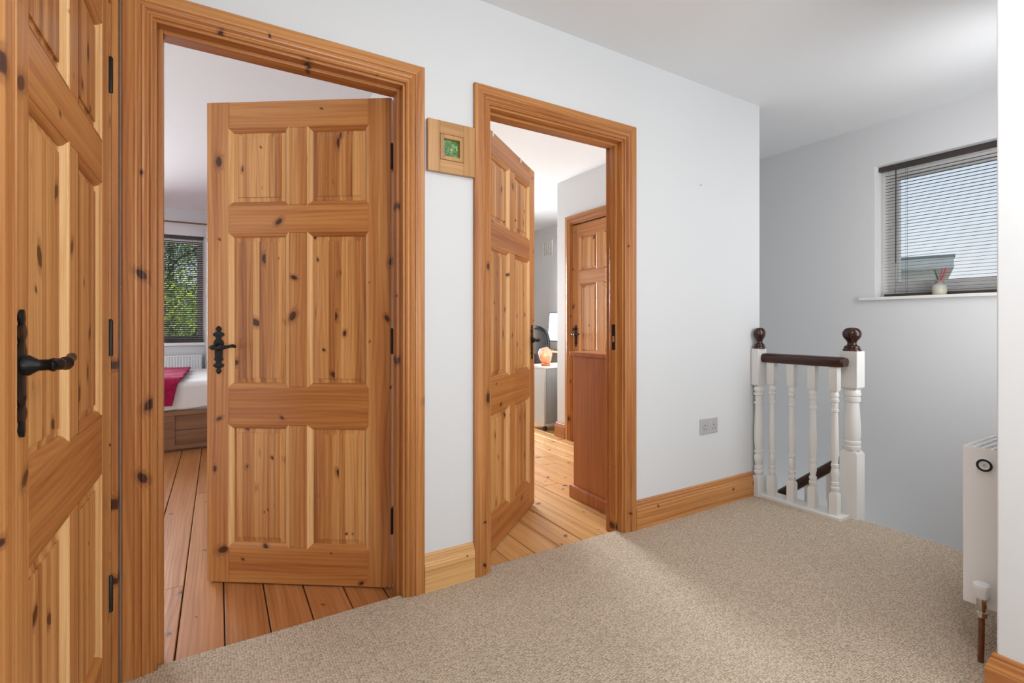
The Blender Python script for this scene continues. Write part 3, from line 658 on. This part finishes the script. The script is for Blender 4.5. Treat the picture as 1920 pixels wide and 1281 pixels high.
m = MB(); m.tube([(rx-.001, vy, vz), (vx, vy, vz)], .008, 14); rl(m).build('valve_tail', CHROME, rad, smooth=True)
m = MB(); m.lathe([(.018, 0), (.018, .004), (.010, .006)], (0, 0, 0), 16); rl(disc(m, rx, vy, vz)).build('tail_collar', RAD, rad, smooth=True)
m = MB(); m.lathe([(.011, -.050), (.013, -.048), (.013, -.034), (.0095, -.032), (.0095, -.022), (.012, -.018), (.012, .012), (.009, .014)], (vx, vy, vz), 16); rl(m).build('valve_body', CHROME, rad, smooth=True)
m = MB(); m.lathe([(.012, .008), (.015, .010), (.022, .042), (.022, .052), (.018, .055), (.001, .055)], (vx, vy, vz), 8); rl(m).build('valve_cap', RAD, rad, bevel=.002)
m = MB(); m.tube([(vx, vy, vz-.048), (vx-.004, vy, .06), (vx-.008, vy, .001)], .0078, 14); rl(m).build('pipe', PIPE, rad, smooth=True)

# reed diffuser
dx, dy = 3.832, 1.250
rd = thing('reed_diffuser', 'glass reed diffuser with pink reeds on the stairwell window sill', 'diffuser', (dx, dy, WZ0))
MB().lathe([(.001, 0), (.030, 0), (.034, .004), (.0365, .02), (.0365, .045), (.033, .060), (.022, .068), (.016, .071), (.016, .078), (.013, .078)], n=28).build('jar', JAR, rd, smooth=True)
MB().lathe([(.001, .003), (.030, .003), (.0345, .010), (.035, .036), (.001, .036)], n=24).build('scented_oil', OIL, rd, smooth=True)
MB().lathe([(.012, .074), (.019, .076), (.020, .082), (.019, .088), (.001, .089)], n=20).build('lid', CORK, rd, smooth=True)
for k, (ex, ey, ez) in enumerate(((.0, -.035, .165), (.01, -.028, .168), (-.01, -.018, .166), (.0, -.012, .164), (.01, -.040, .160), (.0, .03, .158), (-.005, .022, .16))):
    MB().tube([(ex*.15, ey*.15, .086), (ex, ey, ez)], .0016, 6).build('reed', REED if k < 5 else REEDD, rd)

# ------------------------------------------------------------------ study contents
cb = thing('cabinet', 'low cherry brown cabinet just inside the study doorway', 'cabinet', (1.902, 1.96, FZ))
CT = .905; CY1 = 2.43-1.96
B(0, .02, 0, CY1, .0, CT-.028).build('side_panel', CHERRY, cb, bevel=.001)
B(.78, .80, 0, CY1, .0, CT-.028).build('side_panel', CHERRY, cb, bevel=.001)
B(-.016, .816, 0, CY1+.025, CT-.026, CT).build('top', CHERRY, cb, bevel=.004)
m = MB(); m.sweep([(-.017, 0, 0), (-.017, 0, .062), (-.012, 0, .072), (-.0005, 0, .076), (-.0005, 0, 0)], [(-.017, CY1+.024, 0), (-.017, CY1+.024, .062), (-.012, CY1+.024, .072), (-.0005, CY1+.024, .076), (-.0005, CY1+.024, 0)]); m.build('plinth', CHERRY, cb, bevel=.002)
B(-.0005, .80, CY1+.001, CY1+.024, 0, .072).build('plinth', CHERRY, cb, bevel=.003)
B(.02, .78, 0, .008, .02, CT-.028).build('back_panel', CHERRY, cb)
for u0, u1 in ((.022, .399), (.401, .778)):
    d_ = B(u0, u1, CY1-.004, CY1+.016, .078, CT-.032).build('cabinet_door', CHERRY, cb, bevel=.002)
    MB().lathe([(.006, 0), (.012, .012), (.010, .02), (.001, .022)], n=14).build('knob', CHERRY, d_, (u1-.04 if u0 < .1 else u0+.04, CY1+.016, .55), smooth=True).rotation_euler = (R(-90), 0, 0)

pd = thing('storage_unit', 'white and grey office storage unit on castors behind the study corner', 'cabinet', (2.79, 4.04, FZ))
for x_ in (.04, .42):
    for y_ in (.04, .30):
        m = MB(); m.rings([[(x_+dx_, y_+.022*math.cos(2*math.pi*i/14), .022+.022*math.sin(2*math.pi*i/14)) for i in range(14)] for dx_ in (-.01, .01)]); m.box(x_-.012, x_+.012, y_-.012, y_+.012, .03, .055); m.build('castor', BLACK, pd, smooth=True)
B(0, .46, 0, .34, .055, .075).build('base_panel', GREYC, pd, bevel=.002); B(-.004, .464, -.004, .344, .630, .652).build('top', WHITE, pd, bevel=.003)
B(0, .46, .325, .34, .075, .630).build('back_panel', GREYC, pd)
B(0, .018, 0, .325, .075, .630).build('side_panel', GREYC, pd, bevel=.002); B(.442, .46, 0, .325, .075, .630).build('side_panel', GREYC, pd, bevel=.002)
for k in range(27): B(.019+.0157*k, .019+.0157*k+.0148, .006, .014, .076, .629).build('tambour_slat', GREYD, pd, bevel=.002, segs=1)

sl_ = thing('salt_lamp', 'glowing pink orange salt rock lamp on the storage unit', 'lamp', (2.862, 4.12, FZ+.652))
bm = bmesh.new(); bmesh.ops.create_icosphere(bm, subdivisions=3, radius=1)
rn = random.Random(3); dirs = [Vector((rn.gauss(0, 1), rn.gauss(0, 1), rn.gauss(0, 1))).normalized() for _ in range(22)]
for v in bm.verts:
    d = v.co.normalized(); rr_ = min([.92/max(.25, d.dot(q)) for q in dirs]+[1.12]); v.co = Vector((d.x*.068*rr_, d.y*.068*rr_, .105+d.z*.088*rr_)); v.co.z = max(v.co.z, .022)
me = bpy.data.meshes.new('salt_rock'); bm.to_mesh(me); bm.free(); me.materials.append(SALT); o = bpy.data.objects.new('salt_rock', me); COL.objects.link(o); o.parent = sl_
MB().lathe([(.046, 0), (.050, .004), (.050, .020), (.044, .024), (.001, .024)], n=20).build('lamp_base', CHERRY, sl_, smooth=True)
lc = light('salt_bulb', 'POINT', (2.785, 4.045, .73), (0, 0, 0), .25, color=(1, .62, .35)); lc.data.shadow_soft_size = .03
m = MB(); pts = [(.048, -.02, .008), (.072, -.075, .010), (.080, -.094, .003), (.085, -.100, -.03), (.090, -.100, -.10), (.103, -.098, -.16), (.118, -.098, -.20), (.122, -.098, -.25), (.120, -.098, -.28)]
m.tube(pts, .0032, 8); m.build('cord', CORD, sl_, smooth=True)
m = MB(); m.tube([(.120, -.098, -.27), (.121, -.098, -.285), (.127, -.098, -.32), (.130, -.098, -.335)], [.004, .010, .010, .004], 10); m.build('inline_switch', CORD, sl_, smooth=True)
m = MB(); m.tube([(.130, -.098, -.33), (.138, -.098, -.40), (.150, -.098, -.50), (.165, -.097, -.63)], .0032, 8); m.build('cord', CORD, sl_, smooth=True)

dk = thing('desk', 'orange brown study desk partly hidden behind the wall corner', 'desk', (3.56, 4.42, FZ))
B(0, .385, 0, 1.5, .720, .745).build('desktop', DESK, dk, bevel=.003)
for y_ in (.03, 1.44): B(.05, .36, y_, y_+.03, 0, .72).build('leg', GREYC, dk, bevel=.002)
B(.34, .36, .06, 1.44, .35, .70).build('modesty_panel', GREYC, dk)
mo = thing('monitor', 'flat computer monitor with a bright white screen on the study desk', 'monitor', (3.70, 4.93, FZ+.765-.02), R(10))
def tilt(o): o.rotation_euler = (0, R(6), 0); return o
tilt(B(-.0, .028, -.30, .30, .11, .49).build('housing', BLACK, mo, bevel=.004)); tilt(B(-.002, .001, -.288, .288, .123, .478).build('screen', SCREEN, mo))
B(.03, .05, -.03, .03, .012, .25).build('stand', BLACK, mo, bevel=.003); B(-.06, .12, -.12, .12, 0, .012).build('foot', BLACK, mo, bevel=.004)
m = MB(); m.sweep([(-.07, -.2, 0), (.07, -.2, 0), (.07, -.2, .020), (-.07, -.2, .012)], [(-.07, .2, 0), (.07, .2, 0), (.07, .2, .020), (-.07, .2, .012)])
kb = thing('keyboard', 'dark keyboard at the far end of the study desk', 'keyboard', (3.635, 5.5, FZ+.745)); m.build('keyboard_base', BLACK, kb, bevel=.003)
m = MB(); 
for i in range(5):
    for j in range(16): m.box(-.058+i*.0245, -.058+i*.0245+.019, -.188+j*.0237, -.188+j*.0237+.019, .013+i*.0016, .0215+i*.0016)
m.build('keys', MESH, kb); kb.children[1]['kind'] = 'stuff'

ch = thing('office_chair', 'black mesh backed office chair at the study desk', 'chair', (3.42, 4.87, FZ), 0)
m = MB(); N_ = 40; hw_, hh_ = .235, .24
def sup(k, s_=1.0, p=3.2):
    t_ = 2*math.pi*k/N_; c_, q_ = math.cos(t_), math.sin(t_)
    return (math.copysign(abs(c_)**(2/p), c_)*hw_*s_, math.copysign(abs(q_)**(2/p), q_)*hh_*s_)
rg = []
for ia in range(9):
    a_ = ia*math.pi/4; rr_ = .022
    rg.append([(-.22+rr_*math.sin(a_)-.06*(sup(k)[0]/hw_)**2*-1, sup(k, 1+math.cos(a_)*rr_/hw_)[0], .80+sup(k, 1+math.cos(a_)*rr_/hw_)[1]) for k in range(N_)])
m.rings(rg, cap=False); m.build('back_frame', BLACK, ch, smooth=True)
m = MB(); rgs = [[(-.222+dx_+.06*(sup(k, s_)[0]/hw_)**2, sup(k, s_)[0], .80+sup(k, s_)[1]) for k in range(N_)] for s_, dx_ in [(q_/20, 0) for q_ in range(19, 0, -1)]]
m.rings(rgs, cap=True); m.build('backrest', MESH, ch, smooth=True)
m = MB(); m.rings([[(.02+x_*k_, y_*k_, z_) for x_, y_ in ((-.2, -.22), (.0, -.25), (.2, -.22), (.24, 0), (.2, .22), (0, .25), (-.2, .22), (-.22, 0))] for z_, k_ in ((.43, .9), (.44, 1), (.48, 1), (.495, .92))]); m.build('seat', BLACK, ch, bevel=.01)
m = MB(); m.tube([(-.12, 0, .44), (-.24, 0, .46), (-.25, 0, .60), (-.23, 0, .74)], .018, 10); m.build('back_support', BLACK, ch, smooth=True)
m = MB(); m.tube([(0, 0, .09), (0, 0, .25), (0, 0, .25), (0, 0, .43)], [.028, .028, .016, .016], 12); m.build('gas_lift', CHROME, ch, smooth=True)
for k in range(5):
    a_ = 2*math.pi*k/5+.3; m = MB(); m.tube([(0, 0, .10), (.15*math.cos(a_), .15*math.sin(a_), .09), (.28*math.cos(a_), .28*math.sin(a_), .065)], [.025, .018, .012], 8); l_ = m.build('leg', BLACK, ch, smooth=True)
    m = MB(); m.lathe([(.012, -.025), (.027, -.015), (.027, .015), (.012, .025)], n=14); m.v = [(.28*math.cos(a_)+v[0], .28*math.sin(a_)+v[2], .027+v[1]) for v in m.v]; m.build('castor', BLACK, l_, smooth=True)

vt = thing('air_vent', 'small white louvred air vent high on the far study wall', 'vent', (SX-.0005, 5.62, 2.10))
m = MB(); m.box(-.012, 0, -.11, -.095, -.11, .11); m.box(-.012, 0, .095, .11, -.11, .11); m.box(-.012, 0, -.095, .095, -.11, -.095); m.box(-.012, 0, -.095, .095, .095, .11); m.build('vent_frame', WHITE, vt)
B(-.002, 0, -.095, .095, -.095, .095).build('vent_back', GREYD, vt)
for k in range(7): B(-.010, -.003, -.095, .095, -.086+k*.0265, -.086+k*.0265+.014).build('louvre', WHITE, vt)
for k in range(3): B(-.0115, -.002, -.05+k*.05-.002, -.05+k*.05+.002, -.095, .095).build('louvre_bar', WHITE, vt)

# ------------------------------------------------------------------ bedroom contents
bed = thing('bed', 'dark stained timber bed with white sheets seen through the left doorway', 'bed', (-.9, 5.0, FZ))
BX0, BX1 = -1.1, 1.45      # local, x from -2.0 to .55
def bb(*a): return B(*a)
bb(BX0, BX1, 0, .028, .02, .055).build('bottom_rail', BEDW, bed, bevel=.003); bb(BX0, BX1, -.004, .03, .305, .345).build('top_rail', BEDW, bed, bevel=.003)
for x_ in (BX0, -.30, .50, BX1-.09): bb(x_, x_+.09, .001, .026, .055, .305).build('side_post', BEDW, bed, bevel=.002)
for x_, x2 in ((BX0+.09, -.30), (-.21, .50), (.59, BX1-.09)):
    bb(x_, x2, .008, .022, .055, .176).build('side_plank', BEDW, bed, bevel=.003); bb(x_, x2, .008, .022, .180, .305).build('side_plank', BEDW, bed, bevel=.003)
bb(BX0, BX1, .028, 1.38, .0, .02).build('plinth', BEDW, bed); bb(BX0, BX1, 1.36, 1.39, .02, .345).build('back_rail', BEDW, bed); bb(BX0, BX0+.03, .03, 1.36, .02, .345).build('end_panel', BEDW, bed); bb(BX1-.03, BX1, .03, 1.36, .02, .345).build('end_panel', BEDW, bed)
def drape(x0, x1, y_far, y_near, ztop, zhem, nx, amp, seed, hem_wave, off=0, slant=0, curl=.03):
    """cloth over the near long edge of the mattress"""
    rn = random.Random(seed); ph = [rn.uniform(0, 6) for _ in range(8)]; rows = []
    path = []; n1 = 26; n2 = 16
    for i in range(n1+1): path.append((y_far+(y_near+curl-y_far)*i/n1, ztop, 0))
    for i in range(1, 6): a_ = i/6*math.pi/2; path.append((y_near+curl-curl*math.sin(a_), ztop-curl*(1-math.cos(a_)), i/6))
    for i in range(0, n2+1): path.append((y_near, ztop-curl-(ztop-curl-zhem)*i/n2, 1+i/n2))
    m = MB(); 
    for j, (y, z, t_) in enumerate(path):
        for i in range(nx+1):
            x = x0+(x1-x0)*i/nx
            wv = math.sin(x*13+ph[0]+y*3)+.7*math.sin(x*29+ph[1]-y*5)+.4*math.sin(x*47+ph[2])
            if t_ == 0: zz = z+amp*.5*(math.sin(y*17+ph[3]+x*6)+.6*math.sin(y*31-x*12+ph[4])); yy = y
            else: yy = y-off-abs(amp)*min(1, t_)*(wv*.8+1.6); zz = z
            if t_ > 1: zz = z+(t_-1)*hem_wave*(math.sin(x*7+ph[5])+.5*math.sin(x*17+ph[6]))
            m.v.append((x+slant*(t_ if t_ > 0 else (y-y_near)*-.3), yy, zz))
    for j in range(len(path)-1):
        for i in range(nx):
            k = j*(nx+1)+i; m.f.append((k, k+1, k+nx+2, k+nx+1)); m.m.append(0)
    return m
bb(BX0+.03, BX1-.03, .035, 1.355, .02, .56).build('mattress', SHEET, bed, bevel=.04, segs=4)
o = drape(BX0+.02, BX1-.02, 1.36, .022, .580, .352, 110, .012, 4, .012).build('sheet', SHEET, bed, smooth=True); q = o.modifiers.new('t', 'SOLIDIFY'); q.thickness = .006; q.offset = 1
o = drape(-.8, .642, 1.22, .0, .612, .385, 90, .010, 9, .012, off=.014, slant=-.035, curl=.045).build('throw_blanket', THROW, loc=(-.9, 5.0, FZ), smooth=True); q = o.modifiers.new('t', 'SOLIDIFY'); q.thickness = .014; q.offset = 1
tag(o, 'fluffy magenta throw blanket draped over the white bed', 'blanket')
br = thing('radiator', 'white ridged radiator under the bedroom window behind the bed', 'radiator', (-1.17, 6.80, FZ))
m = MB(); nn = 36
for k in range(nn): x_ = .0+k*.028; m.rings([[(x_, 0, z_), (x_+.006, -.008, z_), (x_+.018, -.008, z_), (x_+.024, 0, z_), (x_+.028, 0, z_), (x_+.028, .02, z_), (x_, .02, z_)] for z_ in (.16, .70)])
m.build('ridged_panel', RAD, br); B(0, 1.008, -.012, .06, .70, .715).build('top_cover', RAD, br, bevel=.002); B(.2, .23, .02, .0995, .2, .6).build('bracket', RAD, br); B(.8, .83, .02, .0995, .2, .6).build('bracket', RAD, br)
cu = thing('curtain', 'white curtain hanging at the right side of the bedroom window', 'curtain', (-.13, 6.84, 0))
rs = []; npt = 60
outer = [(.42*i/npt, .018*math.sin(i/npt*2*math.pi*7)) for i in range(npt+1)]
m = MB().sweep([(x_, y_-.0015, .02) for x_, y_ in outer]+[(x_, y_+.0015, .02) for x_, y_ in outer[::-1]], [(x_, y_-.0015, 2.20) for x_, y_ in outer]+[(x_, y_+.0015, 2.20) for x_, y_ in outer[::-1]]); m.build('curtain_cloth', CURT, cu, smooth=True)
m = MB(); m.tube([(-1.7, 6.84, 2.225), (.5, 6.84, 2.225)], .009, 10); 
tag(m.build('curtain_rail', plain('brown_rail', (.20, .09, .04), .4), smooth=True), 'thin brown curtain pole above the bedroom window', 'curtain rail')

# ------------------------------------------------------------------ outside
S(MB().box(-60, 60, 7.15, 80, -2.75, -2.7).box(4.1, 80, -40, 7.15, -2.75, -2.7), 'ground', GRND, 'grass garden outside', 'ground')
def tree(label, loc, h, rad, n, seed, wts):
    rn = random.Random(seed); root = thing('garden_tree', label, 'tree', loc)
    m = MB(); m.tube([(0, 0, 0), (.1, 0, h*.3), (0, .1, h*.6), (.05, 0, h*.85)], [.16, .13, .09, .03], 10)
    for k in range(7):
        a_ = k*2.4; z_ = h*(.3+.07*k); m.tube([(.05, 0, z_), (rad*.4*math.cos(a_), rad*.4*math.sin(a_), z_+.5), (rad*.7*math.cos(a_), rad*.7*math.sin(a_), z_+1.0)], [.06, .04, .015], 6)
    m.build('trunk', BARK, root, smooth=True)
    m = MB(); cl = [Vector((rn.gauss(0, rad*.45), rn.gauss(0, rad*.45), rn.uniform(h*.2, h))) for _ in range(60)]
    for k in range(n):
        c_ = cl[k % 60]; p = c_+Vector((rn.gauss(0, .3), rn.gauss(0, .3), rn.gauss(0, .24)))
        nr = Vector((rn.gauss(0, 1), rn.gauss(-.4, 1), rn.gauss(.5, 1))).normalized(); u = nr.orthogonal().normalized(); v = nr.cross(u); s_ = rn.uniform(.028, .052)
        mi = rn.choices((0, 1, 2), wts)[0] if (k % 60) % 3 else rn.choices((0, 1, 2), (1, 3, .3) if wts[1] > .5 else (1, .2, 2))[0]
        m.add([p-u*s_, p+v*s_*.45, p+u*s_, p-v*s_*.45], [(0, 1, 2, 3)], mi)
    o = m.build('foliage', LEAF, root); o['kind'] = 'stuff'; return root
tree('yellow green leafy tree outside the bedroom window', (-.75, 11.0, -2.7), 4.6, 1.0, 14000, 1, (1, 1, .4))
tree('dark green tree behind the yellow green one outside the bedroom', (-1.2, 17.5, -2.7), 8.5, 2.2, 26000, 2, (1, .2, 1.2))
# neighbour building beyond the stairwell window
nb = thing('neighbour_house', 'flat roofed pale house beyond the stairwell window', 'house', (16, 5.3, -1.54), R(19))
B(0, 6, 0, 9, -1.16, 4.0).build('wall', RENDER, nb); B(-.35, 6.3, -.35, 9.3, 4.0, 4.28).build('flat_roof', RENDER, nb, bevel=.02); B(-.37, 6.32, -.37, 9.32, 4.28, 4.34).build('roof_edge', ROOFM, nb)
for y_ in (.5, 3.0, 5.6):
    w_ = B(-.04, .05, y_, y_+1.8, 3.0, 3.75).build('window_frame', UPVC, nb)
    B(-.06, -.03, y_+.08, y_+.86, 3.08, 3.67).build('pane', PANE, w_); B(-.06, -.03, y_+.94, y_+1.72, 3.08, 3.67).build('pane', PANE, w_)
m = MB(); m.sweep([(-2.2, -.6, 2.6), (0, -.6, 3.0), (0, -.6, 2.5), (-2.2, -.6, 2.4)], [(-2.2, 9, 2.6), (0, 9, 3.0), (0, 9, 2.5), (-2.2, 9, 2.4)]); m.build('lean_to_roof', ROOFM, nb)
B(-2.0, 0, -.4, 8.8, -1.16, 2.4).build('lean_to_wall', RENDER, nb)
g2 = thing('neighbour_garage', 'low pale garage roof at the right of the stairwell window view', 'garage', (12, .4, -1.43))
B(0, 2.5, -4, 2.6, -1.27, 2.95).build('wall', RENDER, g2); B(-.3, 2.8, -4.3, 2.9, 2.95, 3.15).build('flat_roof', UPVC, g2)
